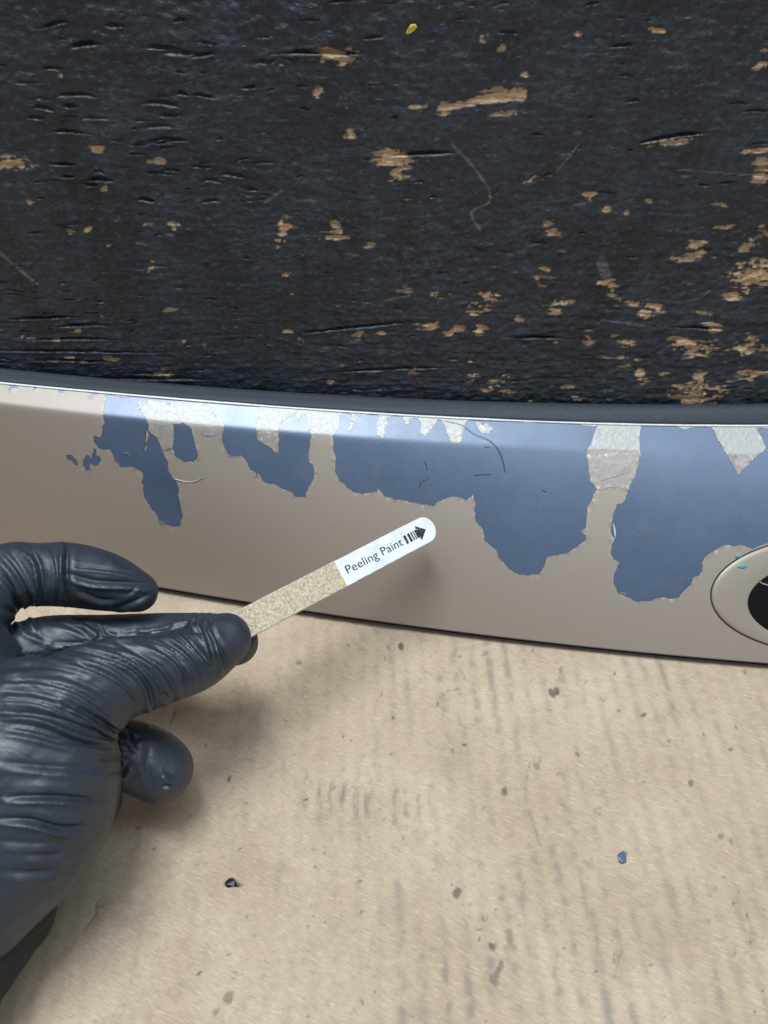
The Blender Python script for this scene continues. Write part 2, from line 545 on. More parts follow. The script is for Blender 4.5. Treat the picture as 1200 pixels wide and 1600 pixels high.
for pts, w in (([(705, 225), (735, 255), (757, 285), (765, 300), (762, 318), (740, 328), (738, 340), (750, 358)], 2.5),
               ([(0, 395), (60, 445)], 3), ([(940, 410), (948, 432)], 11), ([(410, 320), (440, 298)], 2.5),
               ([(870, 268), (905, 225)], 2), ([(640, 462), (600, 470)], 1.5), ([(1000, 470), (1080, 470), (1110, 455)], 2),
               ([(940, 500), (1010, 510)], 1.5), ([(1060, 265), (1200, 276)], 1.2)):
    d, tt = seg_dist(WPX, WPY, catmull(pts, 5))
    scuff = np.maximum(scuff, (1 - sstep(d, w * .5, w)) * (0.55 + 0.45 * sstep(jag, -0.6, 0.5)))
scuff = np.maximum(scuff, 0.7 * sstep(fnoise(n, m, ST, 0.0010, 0.0004, 31), 2.0, 3.0))
# ring shaped knot
d = np.hypot((WPX - 440) / 1.5, WPY - 105)
H += 0.00022 * np.sin(d * 0.75 + 0.8 * jag) * (1 - sstep(d, 12, 26)) * sstep(0.8 * jag + (105 - WPY) / 20, -0.9, 0.8)
# shallow vertical roller tracks in the paint
for px0, ww in ((380, 9), (492, 8), (835, 10), (150, 10)):
    H -= 0.00018 * np.exp(-((WPX - px0 - 0.02 * (WPY - 300)) / ww) ** 2) * (0.5 + 0.5 * sstep(WPY, 150, 400))

mx = np.concatenate([[-0.6, -0.4, -0.3, -0.22], wx, [0.22, 0.3, 0.4, 0.6]])
mz = np.concatenate([[0.0, 0.02, 0.035], wz, [0.27, 0.32, 0.42]])
pad = lambda A: np.pad(A, ((4, 4), (3, 3)))
PX, PZ = np.meshgrid(mx, mz, indexing='ij')
Pw = np.stack([PX, -pad(H), PZ], -1)
ply = grid_mesh('plywood_board', Pw, M_PLY, attrs={'bare': pad(bare), 'scuff': pad(scuff)})
me = ply.data
# give the board thickness: a plain back
bm = bmesh.new(); bm.from_mesh(me)
bv = [bm.verts.new(p) for p in ((-.6, .018, 0), (.6, .018, 0), (.6, .018, .42), (-.6, .018, .42))]
bm.faces.new(bv[::-1])
bm.to_mesh(me); bm.free()
tag(ply, 'worn black painted plywood board with chipped bare wood, upright behind the trim panel', 'board')

# ------------------------------------------------------------------ cardboard sheet
SC = 0.0006
cxs = np.arange(-0.19, 0.19, SC)
cys = np.arange(-0.245, -0.03, SC)
n, m = len(cxs), len(cys)
CX, CY = np.meshgrid(cxs, cys, indexing='ij')
CPX, CPY, _ = project(np.stack([CX, CY, np.full_like(CX, CARD_TOP)], -1))
PIT = 0.0068
ph = 2 * np.pi * (CX + 0.02 * CY + 0.0007 * fnoise(n, m, SC, 0.012, 0.02, 40)) / PIT
amp = sstep(fnoise(n, m, SC, 0.02, 0.035, 41), -1.0, 1.5)
HC = 0.00018 * np.sin(ph) * (0.35 + 0.65 * amp)
HC += 0.00035 * fnoise(n, m, SC, 0.05, 0.05, 42) * 0.6 + 0.00004 * fnoise(n, m, SC, 0.002, 0.002, 43)
ridge = sstep(np.sin(ph), 0.15, 0.95)
dn = fnoise(n, m, SC, 0.0012, 0.0032, 44)
dn2 = fnoise(n, m, SC, 0.0009, 0.0011, 47)
patch = sstep(fnoise(n, m, SC, 0.015, 0.02, 45) + 1.1 * sstep(CPX, 420, 800) - 0.3, 0.0, 1.8)
fine = fnoise(n, m, SC, 0.0007, 0.0012, 48)
soft = 0.5 + 0.5 * np.sin(ph)
spk = sstep(0.7 * dn + 0.7 * dn2 + 0.8 * fine, -0.6, 2.2)
rub = soft ** 1.5 * (0.15 + 0.40 * spk) * (0.45 + 0.55 * patch) * (0.35 + 0.65 * sstep(CPX, 300, 640))
wob = np.hypot((CPX - 570) / 135, (CPY - 1250 - 0.12 * (CPX - 570)) / 46) + 0.15 * dn2
rub += 0.55 * sstep(np.sin(1.5 * ph + 0.5 * dn), -0.2, 0.9) * (1 - sstep(wob, 0.35, 1.05)) * sstep(0.6 * dn + 0.7 * fine, -1.3, 0.9)
rub += 0.15 * sstep(fnoise(n, m, SC, 0.004, 0.006, 49) + 0.5 * dn2, 1.0, 2.6)
rub = np.clip(rub, 0, 0.9)
dirt = np.zeros_like(rub)
for (px, py, rx, ry, s) in ((788, 1235, 9, 11, .8), (765, 1478, 9, 9, .85), (775, 1520, 10, 26, .6), (798, 1465, 5, 9, .5), (715, 1393, 6, 6, .8), (487, 1327, 9, 7, .55),
                            (626, 1008, 5, 4, .95), (868, 1083, 9, 4, .9), (1003, 1119, 4, 4, .95), (1080, 1222, 4, 5, .7), (877, 1046, 5, 5, .5),
                            (1170, 1222, 8, 10, .35), (960, 1500, 4, 12, .5), (1125, 1306, 4, 5, .5), (1143, 1312, 4, 5, .5), (735, 1362, 4, 4, .6),
                            (150, 1415, 6, 12, .5), (358, 1562, 5, 10, .6), (330, 1580, 12, 4, .5), (263, 1535, 3, 10, .8), (300, 1500, 7, 2, .7),
                            (205, 1330, 3, 3, .7), (395, 1320, 3, 3, .7), (470, 1035, 4, 4, .5), (760, 1020, 5, 4, .5), (1050, 1158, 6, 3, .8), (1140, 1172, 8, 4, .7),
                            (805, 1480, 12, 5, .35), (850, 1450, 6, 12, .4), (925, 1350, 7, 9, .25), (1175, 1470, 10, 20, .2), (840, 1200, 10, 12, .5)):
    d = np.hypot((CPX - px) / rx, (CPY - py) / ry) * (1.6 if rx * ry > 40 else 1.15) + 0.6 * dn2 + 0.7 * fine
    dirt = np.maximum(dirt, 0.85 * s * (1 - sstep(d, 0.1, 1.35)))
for k in range(150):
    px, py = rng.uniform(200, 1200), rng.uniform(1000, 1600)
    r = rng.uniform(1.0, 2.2)
    a = rng.uniform(0, 3.14)
    u = (CPX - px) * math.cos(a) + (CPY - py) * math.sin(a)
    w = -(CPX - px) * math.sin(a) + (CPY - py) * math.cos(a)
    dirt = np.maximum(dirt, rng.uniform(.2, .75) * (1 - sstep(np.hypot(u / (r * rng.uniform(1, 3)), w / r), 0.6, 1.3)))
for pts, w, s, dep in (([(828, 1190), (822, 1230), (824, 1260), (835, 1290), (844, 1320)], 2.2, .5, .0003),
                       ([(718, 1045), (726, 1058), (716, 1075), (700, 1078), (692, 1086)], 2.2, .55, .0004),
                       ([(930, 1270), (932, 1264), (948, 1262), (962, 1267), (964, 1262)], 2, .45, .0003),
                       ([(1118, 1528), (1122, 1490), (1130, 1472), (1148, 1470)], 2.5, .35, .0005), ([(1145, 1500), (1150, 1465)], 2, .3, .0003),
                       ([(278, 1100), (270, 1120), (260, 1142)], 2.2, .6, .0003), ([(155, 1405), (148, 1420), (160, 1412)], 3, .4, .0006),
                       ([(960, 1528), (966, 1500), (972, 1485)], 3, .4, .0004), ([(130, 1450), (150, 1425)], 3, .25, .0006),
                       ([(400, 1248), (900, 1262), (1300, 1300)], 5, .0, .00018)):
    d, tt = seg_dist(CPX, CPY, catmull(pts, 5))
    k = np.exp(-(d / (w * .7)) ** 2) * sstep(fine + dn2, -1.6, 0.6)
    dirt = np.maximum(dirt, 0.75 * s * k)
    HC -= dep * k
# a puncture with a torn lip
d = np.hypot((CPX - 361) / 12, (CPY - 1381) / 8) + 0.25 * dn2
hole = 1 - sstep(d, 0.75, 1.05)
HC -= 0.003 * hole
HC += 0.0009 * np.exp(-((d - 1.35) / 0.3) ** 2) * sstep(CPY, 1378, 1390)
dirt = np.maximum(dirt, hole)
dirt = np.clip(dirt, 0, 1)
mx = np.concatenate([[-0.42, -0.3, -0.22], cxs, [0.22, 0.3, 0.42]])
my = np.concatenate([[-0.42, -0.32, -0.27], cys, [-0.02, -0.012]])
PX, PY = np.meshgrid(mx, my, indexing='ij')
pad = lambda A: np.pad(A, ((3, 3), (3, 2)))
Pc = np.stack([PX, PY, CARD_TOP + pad(HC)], -1)
card = grid_mesh('cardboard_sheet', Pc, M_CARD, attrs={'dirt': pad(dirt), 'rub': pad(rub)}, flip=False)
bm = bmesh.new(); bm.from_mesh(card.data)
be = [e for e in bm.edges if e.is_boundary]
r = bmesh.ops.extrude_edge_only(bm, edges=be)
for vv in r['geom']:
    if isinstance(vv, bmesh.types.BMVert): vv.co.z = 0.0004
bm.to_mesh(card.data); bm.free()
tag(card, 'tan corrugated cardboard sheet with grey rub marks, lying flat under the hand', 'cardboard')

# ------------------------------------------------------------------ trim panel
def fit(pts, deg=2):
    p = np.array(pts, float)
    return np.poly1d(np.polyfit(p[:, 0], p[:, 1], deg))


K0 = fit([(0, 583), (200, 602), (400, 617), (640, 630), (900, 638), (1200, 638)], 3)
K1 = fit([(0, 597), (200, 615), (400, 632), (640, 648), (900, 659), (1200, 664)], 3)
K2 = fit([(0, 631), (165, 652), (400, 671), (433, 675), (633, 687), (800, 697), (1000, 706), (1200, 712)], 3)
K3 = fit([(250, 917), (397, 943), (476, 955), (720, 987), (960, 1015), (1100, 1029), (1200, 1037)], 2)


def clampx(px):     # beyond the frame the edges run on straight
    return np.clip(px, -80, 1280)


def K(f, px):
    c = clampx(px)
    d = f.deriv()
    return f(c) + d(c) * (px - c) * 0.6


trim = empty('trim_panel', on_z(600., 970., CARD_TOP))
tag(trim, 'taupe car trim panel with peeling paint showing blue underneath, grey rubber edge', 'trim panel')

Y0, Y1, Z3 = -0.0045, -0.0100, 0.0085
LEDGE = math.tan(math.radians(30))
NL, NF = 14, 70


def section(px):
    """profile points (.., NL+NF, 3) from the back of the ledge to the bottom edge"""
    px = np.asarray(px, float)
    p1 = on_y(px, K(K1, px), Y1)
    lo_, hi_ = np.full(px.shape, -0.045), np.full(px.shape, Y1 - 0.001)
    for _ in range(30):                                 # the ledge falls at an even 30 degrees
        md_ = 0.5 * (lo_ + hi_)
        r2 = ray(px, K(K2, px))
        q2 = CAM + r2 * ((md_ - CAM[1]) / r2[..., 1])[..., None]
        steep = (p1[..., 2] - q2[..., 2]) / (p1[..., 1] - q2[..., 1]) > LEDGE
        hi_ = np.where(steep, md_, hi_); lo_ = np.where(steep, lo_, md_)
    p2 = q2
    p3 = on_z(px, K(K3, px), Z3)
    ax = p3 - p2
    L = np.linalg.norm(ax, axis=-1, keepdims=True)
    nrm = np.cross(ax / L, np.array([-1.0, 0, 0]))
    nrm /= np.linalg.norm(nrm, axis=-1, keepdims=True)
    nrm = np.where(nrm[..., 1:2] > 0, -nrm, nrm)
    out = []
    for i in range(NL):
        out.append(p1 + (p2 - p1) * (i / NL))
    for i in range(NF):
        t_ = i / (NF - 1)
        out.append(p2 + ax * t_ + nrm * 0.0038 * 4 * t_ * (1 - t_))
    S = np.stack(out, -2)
    # round the crease and the back edge slightly
    for _ in range(2):
        S[..., 1:-1, :] = 0.25 * S[..., :-2, :] + 0.5 * S[..., 1:-1, :] + 0.25 * S[..., 2:, :]
    return S


PXS = np.concatenate([np.linspace(-260, -60, 8), np.linspace(-50, 1250, 131), np.linspace(1262, 1620, 30)])
SEC = section(PXS)                                     # (np, ns, 3)
SPX, SPY, _ = project(SEC)


def surf(px, py):
    """photo pixel on the trim -> point and outward normal on its surface"""
    px = np.atleast_1d(np.asarray(px, float)); py = np.atleast_1d(np.asarray(py, float))

    def pt(x, y):
        S = section(x)
        _, yy, _ = project(S)
        out = np.empty((len(x), 3))
        for i in range(len(x)):
            for c in range(3): out[i, c] = np.interp(y[i], yy[i], S[i, :, c])
        return out
    P = pt(px, py)
    e = 1.5
    yc = np.clip(py, K(K1, px) + e, K(K3, px) - e)
    a = pt(px + e, yc) - pt(px - e, yc)
    b = pt(px, yc + e) - pt(px, yc - e)
    N = np.cross(b, a)
    N /= np.linalg.norm(N, axis=1, keepdims=True)
    N = np.where(((CAM - P) * N).sum(1, keepdims=True) < 0, -N, N)
    return P, N


# base panel: face plus returned lower edge, foot and back
S = SEC
low1 = S[:, -1:] + np.array([0, 0.0006, -0.0009])
low2 = S[:, -1:] + np.array([0, 0.0100, -0.0009])
foot = low2.copy(); foot[..., 2] = CARD_TOP + 0.0004
foot2 = foot + np.array([0, 0.006, 0])
up2 = foot2.copy(); up2[..., 2] = 0.02
back = S[:, :1].copy(); back[..., 2] -= 0.006; back[..., 1] = -0.0035
P = np.concatenate([back, S[:, :1] + np.array([0, 0.0012, -0.0015]), S, low1, low2], 1)
base = grid_mesh('base_panel', P, M_BLUE, trim)
base['label'] = 'blue undercoat of the trim panel, bare where the paint has peeled'

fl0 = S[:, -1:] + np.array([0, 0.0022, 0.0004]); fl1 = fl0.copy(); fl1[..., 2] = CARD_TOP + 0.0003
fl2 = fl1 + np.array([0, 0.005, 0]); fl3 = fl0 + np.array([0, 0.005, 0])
gap_strip = grid_mesh('shade_gap_strip', np.concatenate([fl0, fl1, fl2, fl3], 1), M_GAP, trim)  # dark strip added to paint the shaded gap below the edge
gap_strip['label'] = 'near-black strip standing in for the shade under the lower edge'

# rubber seal along the back edge, resting against the plywood
p0 = on_y(PXS, K(K0, PXS), Y0)
p1 = on_y(PXS, K(K1, PXS) - 2.5, Y1 + 0.0008)
bk = p0.copy(); bk[:, 1] = -0.0012
lowb = p1.copy(); lowb[:, 2] -= 0.004
lowk = lowb.copy(); lowk[:, 1] = -0.0012
mid1 = 0.75 * p0 + 0.25 * p1 + np.array([0, -0.0001, 0.00025])
mid2 = 0.35 * p0 + 0.65 * p1 + np.array([0, -0.0001, 0.00035])
mid3 = 0.05 * p0 + 0.95 * p1 + np.array([0, 0, 0.0001])
bk2 = 0.25 * bk + 0.75 * p0 + np.array([0, 0, 0.0001])
rows = [lowk, bk, bk2, p0, mid1, mid2, mid3, p1, lowb]
seal = grid_mesh('rubber_seal', np.stack(rows, 1), M_SEAL, trim)
seal['label'] = 'grey rubber seal along the upper edge'

# ---- peeled areas traced on the panel ------------------------------------
c4 = lambda L: [(x / 2.857, 570 + y / 2.857) for x, y in L]
c5 = lambda L: [(400 + x / 3, 600 + y / 3) for x, y in L]
c6 = lambda L: [(780 + x / 2.857, 620 + y / 2.857) for x, y in L]
peel = []
peel.append(c4([(470, 138), (560, 146), (660, 152), (800, 160), (950, 170), (1060, 178), (1152, 186)]) +
            # around the film tongue at x 400-440
            c5([(15, 114), (0, 180), (5, 250), (30, 278), (60, 292), (90, 320), (110, 325), (105, 290), (105, 230), (125, 175), (160, 150), (190, 136),
                (195, 175), (205, 176), (220, 140), (238, 150), (240, 215), (262, 242), (255, 290), (250, 360), (275, 400), (275, 440), (245, 500), (240, 532),
                (190, 530), (150, 500), (100, 475), (50, 465), (10, 420)]) +
            c4([(1160, 510), (1145, 480), (1110, 440), (1080, 405), (1060, 412), (1025, 405), (1005, 370), (995, 300), (1000, 250), (965, 222), (945, 182),
                (900, 170), (780, 172), (700, 160), (612, 168),
                (620, 200), (660, 260), (665, 290), (700, 320), (740, 400), (765, 480), (800, 530), (805, 580), (825, 680), (815, 720), (780, 725), (720, 700),
                (715, 680), (670, 620), (650, 560), (645, 480), (590, 455), (550, 460), (520, 430), (500, 380), (445, 370), (420, 315), (455, 322), (460, 270),
                (470, 262), (463, 220)]))
peel.append(c4([(772, 265), (820, 258), (858, 285), (870, 340), (890, 400), (870, 435), (830, 437), (792, 412), (775, 370), (780, 330)]))
peel.append(c4([(300, 405), (330, 402), (348, 420), (360, 452), (335, 432), (312, 425)]))
peel.append(c4([(425, 372), (440, 378), (438, 402), (455, 410), (452, 448), (430, 452), (412, 440), (412, 470), (395, 474), (382, 448), (384, 420), (398, 402), (420, 418)]))
peel.append(c4([(42, 92), (75, 92), (74, 106), (48, 104)]))
peel.append(c4([(150, 100), (165, 102), (160, 112), (150, 108)]))
peel.append(c4([(408, 128), (436, 130), (432, 142), (410, 140)]))
peel.append(c4([(260, 115), (290, 112), (286, 128), (262, 126)]))
peel.append(c4([(915, 305), (950, 300), (945, 318), (925, 320)]))
peel.append(c5([(402, 140), (448, 143), (440, 180), (430, 222), (445, 226), (457, 190), (466, 146), (520, 146), (580, 152), (565, 190), (565, 222), (585, 252),
                (600, 250), (601, 215), (610, 170), (632, 153), (690, 153), (696, 185), (706, 191), (717, 184), (724, 164), (740, 158), (758, 162), (775, 190),
                (768, 230), (795, 246), (815, 215), (842, 182), (852, 166), (874, 178), (895, 232), (910, 278), (946, 284), (960, 270), (966, 230), (986, 176), (1012, 164),
                (1100, 164), (1180, 172)]) +
            c6([(60, 112), (200, 116), (330, 122), (440, 128), (420, 170), (398, 228), (385, 262), (395, 320), (400, 380), (430, 412), (410, 450), (385, 510), (375, 588),
                (352, 600), (375, 618), (377, 640), (320, 680), (260, 705), (210, 714), (195, 745), (172, 790), (110, 798), (60, 785), (20, 742)]) +
            c5([(1180, 870), (1145, 830), (1120, 780), (1065, 735), (1060, 690), (1030, 650), (1022, 600), (1015, 522), (1005, 530), (980, 548), (940, 530), (900, 532),
                (870, 545), (830, 574), (780, 566), (720, 555), (650, 545), (600, 525), (576, 493), (550, 507), (500, 516), (450, 500), (400, 460), (370, 410), (375, 360),
                (360, 300), (358, 242), (386, 210)]))
peel.append(c6([(632, 130), (760, 132), (945, 137), (970, 180), (1000, 235), (1030, 290), (1060, 350), (1100, 310), (1150, 260), (1190, 225), (1170, 180), (1147, 140)]) +
            [(1245, 671), (1300, 674), (1330, 720), (1322, 800), (1270, 850), (1225, 846), (1200, 849)] +
            c6([(1110, 680), (1060, 662), (990, 663), (930, 695), (890, 740), (890, 780), (850, 805), (840, 840), (790, 897), (720, 897), (650, 913), (590, 910), (525, 880),
                (500, 830), (500, 790), (525, 740), (485, 705), (490, 660), (505, 635), (485, 600), (490, 560), (500, 520), (515, 478), (545, 470), (565, 420), (585, 370),
                (605, 340), (620, 300), (626, 230), (628, 170)]))
island = c5([(1030, 178), (1052, 182), (1062, 196), (1085, 182), (1098, 200), (1115, 212), (1095, 228), (1060, 234), (1040, 215)])
isl2 = c4([(655, 300), (662, 296), (664, 330), (658, 385), (650, 380)])


def fractal(poly, rng, rough=0.07, minlen=4.0):
    pts = [np.array(p) for p in poly]
    out = []

    def sub(a, b, lv):
        d = b - a
        L = math.hypot(*d)
        if L < minlen or lv > 5:
            out.append(a); return
        nrm = np.array([-d[1], d[0]]) / L
        mid = (a + b) / 2 + nrm * rng.normal(0, min(rough * L, 1.5))
        sub(a, mid, lv + 1); sub(mid, b, lv + 1)
    for i in range(len(pts)):
        sub(pts[i], pts[(i + 1) % len(pts)], 0)
    return np.array(out)


def inside(poly, X, Y):
    r_ = np.zeros(X.shape, bool)
    x0, y0 = poly[:, 0], poly[:, 1]
    x1, y1 = np.roll(x0, -1), np.roll(y0, -1)
    for a, b, c_, d_ in zip(x0, y0, x1, y1):
        if b == d_: continue
        k_ = ((b > Y) != (d_ > Y)) & (X < (c_ - a) * (Y - b) / (d_ - b) + a)
        r_ ^= k_
    return r_


rg = np.random.default_rng(5)
peelF = [fractal(p, rg) for p in peel]
islF = [fractal(p, rg) for p in (island, isl2)]


def film_inside(X, Y):
    r_ = np.ones(X.shape, bool)
    for p in peelF: r_ &= ~inside(p, X, Y)
    for p in islF: r_ |= inside(p, X, Y)
    return r_


def film_mesh(name, outer, holes, inside_fn, mat, lift, thick, spacing, parent):
    """a thin paint film on the panel, cut along the outlines, with its edges curling up"""
    pts, edges = [], []

    def add_loop(L):
        b = len(pts)
        pts.extend([(float(x), float(y)) for x, y in L])
        edges.extend([(b + i, b + (i + 1) % len(L)) for i in range(len(L))])
    add_loop(outer)
    nout = len(pts)
    for h_ in holes: add_loop(h_)
    B = np.array(pts[nout:]) if holes else np.array(pts)
    o = np.array(outer)
    gx = np.arange(o[:, 0].min() + spacing, o[:, 0].max(), spacing)
    gy = np.arange(o[:, 1].min() + 3, o[:, 1].max(), spacing)
    GX, GY = np.meshgrid(gx, gy)
    GX = GX + np.where((np.arange(len(gy)) % 2)[:, None] == 0, 0, spacing / 2)
    gxf, gyf = GX.ravel(), GY.ravel()
    # extra rows along the crease
    ex = np.arange(o[:, 0].min() + 4, o[:, 0].max() - 4, 7.0)
    for off in (-5, -2, 0, 2, 5):
        gxf = np.concatenate([gxf, ex]); gyf = np.concatenate([gyf, K(K2, ex) + off])
    keep = inside(o, gxf, gyf)
    gxf, gyf = gxf[keep], gyf[keep]
    # not too close to the outlines
    dmin = np.full(len(gxf), 1e9)
    for i in range(0, len(B), 50):
        dd = np.hypot(gxf[:, None] - B[None, i:i + 50, 0], gyf[:, None] - B[None, i:i + 50, 1]).min(1)
        dmin = np.minimum(dmin, dd)
    gxf, gyf = gxf[dmin > 2.2], gyf[dmin > 2.2]
    allp = [Vector(p) for p in pts] + [Vector((a, b)) for a, b in zip(gxf, gyf)]
    V, E, F, *_ = delaunay_2d_cdt(allp, edges, [], 0, 1e-4)
    V = np.array([tuple(v) for v in V]); F = np.array([f for f in F])
    cen = V[F].mean(1)
    F = F[inside_fn(cen[:, 0], cen[:, 1]) & inside(o, cen[:, 0], cen[:, 1])]
    used = np.unique(F)
    re = -np.ones(len(V), int); re[used] = np.arange(len(used))
    V = V[used]; F = re[F]
    a = V[F[:, 1]] - V[F[:, 0]]; b = V[F[:, 2]] - V[F[:, 0]]
    flip = (a[:, 0] * b[:, 1] - a[:, 1] * b[:, 0]) > 0
    F[flip] = F[flip][:, ::-1]
    P, N = surf(V[:, 0], V[:, 1])
    # edge loops
    cnt = {}
    for f in F:
        for i in range(3):
            e = (f[i], f[(i + 1) % 3]); cnt[tuple(sorted(e))] = cnt.get(tuple(sorted(e)), []) + [e]
    bd = [v_[0] for v_ in cnt.values() if len(v_) == 1]
    bset = np.zeros(len(V), bool)
    for e in bd: bset[list(e)] = True
    on_outer = np.zeros(len(V), bool)
    if holes:
        d_, _ = seg_dist(V[:, 0], V[:, 1], np.vstack([o, o[:1]]))
        on_outer = d_ < 0.6
    nz = np.sin(V[:, 0] * 0.11 + 1.3) * np.sin(V[:, 1] * 0.17) + 0.8 * np.sin(V[:, 0] * 0.37 + V[:, 1] * 0.29)
    up = thick + np.where(bset & ~on_outer, lift * np.clip(0.35 + 0.65 * nz, 0, 1.6), 0)
    top = P + N * up[:, None]
    nv = len(V)
    bi = np.where(bset)[0]
    mp = {int(k_): nv + i for i, k_ in enumerate(bi)}
    bot = top[bi] - N[bi] * (thick * 1.2 + np.maximum(up[bi] - thick, 0) * 0.3)[:, None]
    nb = len(bi)
    faces = [tuple(f) for f in F] + [(mp[int(e[1])], mp[int(e[0])], mp[int(e[0])] + nb, mp[int(e[1])] + nb) for e in bd]
    ob = mesh_obj(name, np.vstack([top, top[bi], bot]), faces, mat, parent)
    ob.data.polygons.foreach_set('use_smooth', [True] * len(F) + [False] * len(bd))
    # ledge tongue mask: hammered roughness plus lamp brightness painted as pale colour
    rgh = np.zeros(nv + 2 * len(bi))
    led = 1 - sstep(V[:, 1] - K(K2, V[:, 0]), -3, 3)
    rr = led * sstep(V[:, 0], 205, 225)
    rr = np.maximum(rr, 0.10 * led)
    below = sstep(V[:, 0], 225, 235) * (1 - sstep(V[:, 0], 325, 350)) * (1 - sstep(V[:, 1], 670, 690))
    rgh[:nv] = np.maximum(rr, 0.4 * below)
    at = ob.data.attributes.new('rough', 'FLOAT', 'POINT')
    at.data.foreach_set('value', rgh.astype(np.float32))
    # normals of the underlying panel, blended at the edges
    jn = np.zeros((nv, 3))
    jn[bset & ~on_outer] = np.random.default_rng(3).normal(0, 0.10, ((bset & ~on_outer).sum(), 3))
    Nt = N + jn
    Nt /= np.linalg.norm(Nt, axis=1, keepdims=True)
    Nt = Nt @ np.array(parent.matrix_world.to_3x3()).T
    loops = np.zeros(len(ob.data.loops), int); ob.data.loops.foreach_get('vertex_index', loops)
    cn = np.zeros((len(loops), 3))
    top_l = loops < nv
    cn[top_l] = Nt[loops[top_l]]
    ob.data.normals_split_custom_set([tuple(v_) for v_ in cn])      # zero vector keeps the default
    return ob


ox = np.concatenate([np.arange(-255, 1621, 12.5)])
outer = np.vstack([np.stack([ox, K(K1, ox) + 0.4], 1), np.stack([ox[::-1], K(K3, ox[::-1]) - 1.5], 1)])
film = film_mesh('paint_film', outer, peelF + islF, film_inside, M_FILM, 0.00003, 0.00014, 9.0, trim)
film['label'] = 'taupe metallic paint film with torn curling edges'

# loose flakes still lying over the film
for L in (c6([(388, 255), (500, 250), (622, 252), (612, 318), (585, 372), (570, 418), (500, 408), (438, 418), (405, 385), (396, 320)]),
          c5([(12, 222), (60, 224), (104, 232), (103, 280), (108, 322), (88, 316), (60, 290), (34, 274), (10, 250)]),
          c6([(1030, 262), (1090, 258), (1148, 262), (1102, 308), (1060, 348)]),
          c4([(830, 270), (920, 272), (990, 272), (985, 302), (940, 318), (900, 306), (862, 292)]),
          c4([(690, 262), (760, 268), (774, 300), (772, 372), (735, 376), (715, 345), (700, 318)])):
    pf = fractal(L, rg, 0.08)
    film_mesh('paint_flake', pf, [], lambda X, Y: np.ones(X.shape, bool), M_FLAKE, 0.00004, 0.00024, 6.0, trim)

# lifted slivers of paint curling off the torn edges
def sliver(pts, w, lift, mat, name='paint_sliver'):
    pp = catmull(pts, 5)
    P, N = surf(pp[:, 0], pp[:, 1])
    tan = np.gradient(P, axis=0); tan /= np.linalg.norm(tan, axis=1, keepdims=True)
    sd = np.cross(N, tan)
    k_ = np.sin(np.linspace(0, np.pi, len(P)))[:, None]
    a = P + N * 0.0003
    b = P + N * (0.0003 + lift * k_) + sd * w * k_
    c_ = P + N * (0.0003 + 0.5 * lift * k_) + sd * w * 0.5 * k_ + N * 0.0001
    return grid_mesh(name, np.stack([a, c_, b], 1), mat, trim)


for pts in (c5([(930, 530), (958, 540), (982, 550)]), c4([(1015, 403), (1035, 410), (1060, 410)]), c6([(355, 602), (365, 596), (375, 590)]),
            c6([(525, 880), (540, 876), (556, 884)]), c6([(430, 378), (500, 362), (560, 342), (605, 320)]), c6([(438, 414), (500, 406), (565, 412)]),
            c4([(735, 380), (755, 375), (775, 370)]), c4([(710, 685), (725, 700), (750, 712)]), c4([(560, 392), (580, 396), (590, 408)]),
            c4([(880, 300), (930, 318), (985, 308)]), c5([(1005, 532), (1012, 524), (1015, 520)]), c6([(1060, 348), (1080, 328), (1100, 308)]),
            c5([(8, 258), (30, 276), (44, 282)]), c6([(495, 560), (500, 600), (505, 632)])):
    sliver(pts, 0.0005, 0.0007, M_HILITE)  # white colour paints the highlights along torn edges
# the ghost of an old run in the paint: a shallow raised bead
def bead(name, pts, r, mat, parent, lift=0.0002, n_=6):
    pp = np.asarray(pts)
    P, N = surf(pp[:, 0], pp[:, 1])
    return tube(name, P + N * lift, r, mat, parent, n_)


def tube(name, P, r, mat, parent, n_=6):
    P = np.asarray(P)
    tan = np.gradient(P, axis=0); tan /= np.linalg.norm(tan, axis=1, keepdims=True)
    ref = np.array([0.3, 0.5, 0.81])
    u = np.cross(tan, ref); u /= np.linalg.norm(u, axis=1, keepdims=True)
    w = np.cross(tan, u)
    r = np.broadcast_to(np.asarray(r, float), (len(P),))
    rows = [P + r[:, None] * (u * math.cos(a) + w * math.sin(a)) for a in np.linspace(0, 2 * math.pi, n_ + 1)]
    return grid_mesh(name, np.stack(rows, 1), mat, parent)


run = bead('paint_run', catmull(c4([(790, 510), (840, 522), (880, 520), (912, 505)]), 6), 0.00035, M_FILM, trim, 0.0001)
# lip along the back of the ledge, its highlight painted white
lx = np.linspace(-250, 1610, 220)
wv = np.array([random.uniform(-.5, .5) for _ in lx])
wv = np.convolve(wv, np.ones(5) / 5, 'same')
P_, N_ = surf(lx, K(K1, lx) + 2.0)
lip = tube('ledge_lip', P_ + N_ * 0.0002, 0.00050 + 0.00025 * wv, M_HILITE, trim, 8)

# ---- badge at the right hand end -----------------------------------------
def ell(cx_, cy_, a, b, k_, th):
    return cx_ + a * k_ * np.cos(th), cy_ + b * k_ * np.sin(th)


def ring(name, prof, mat, parent, nth=120):
    th = np.linspace(0, 2 * np.pi, nth + 1)
    rows = []
    for (cx_, cy_, a, b, h_) in prof:
        x, y = cx_ + a * np.cos(th), cy_ + b * np.sin(th)
        P, N = surf(x, y)
        rows.append(P + N * h_)
    return grid_mesh(name, np.stack(rows, 1), mat, parent)


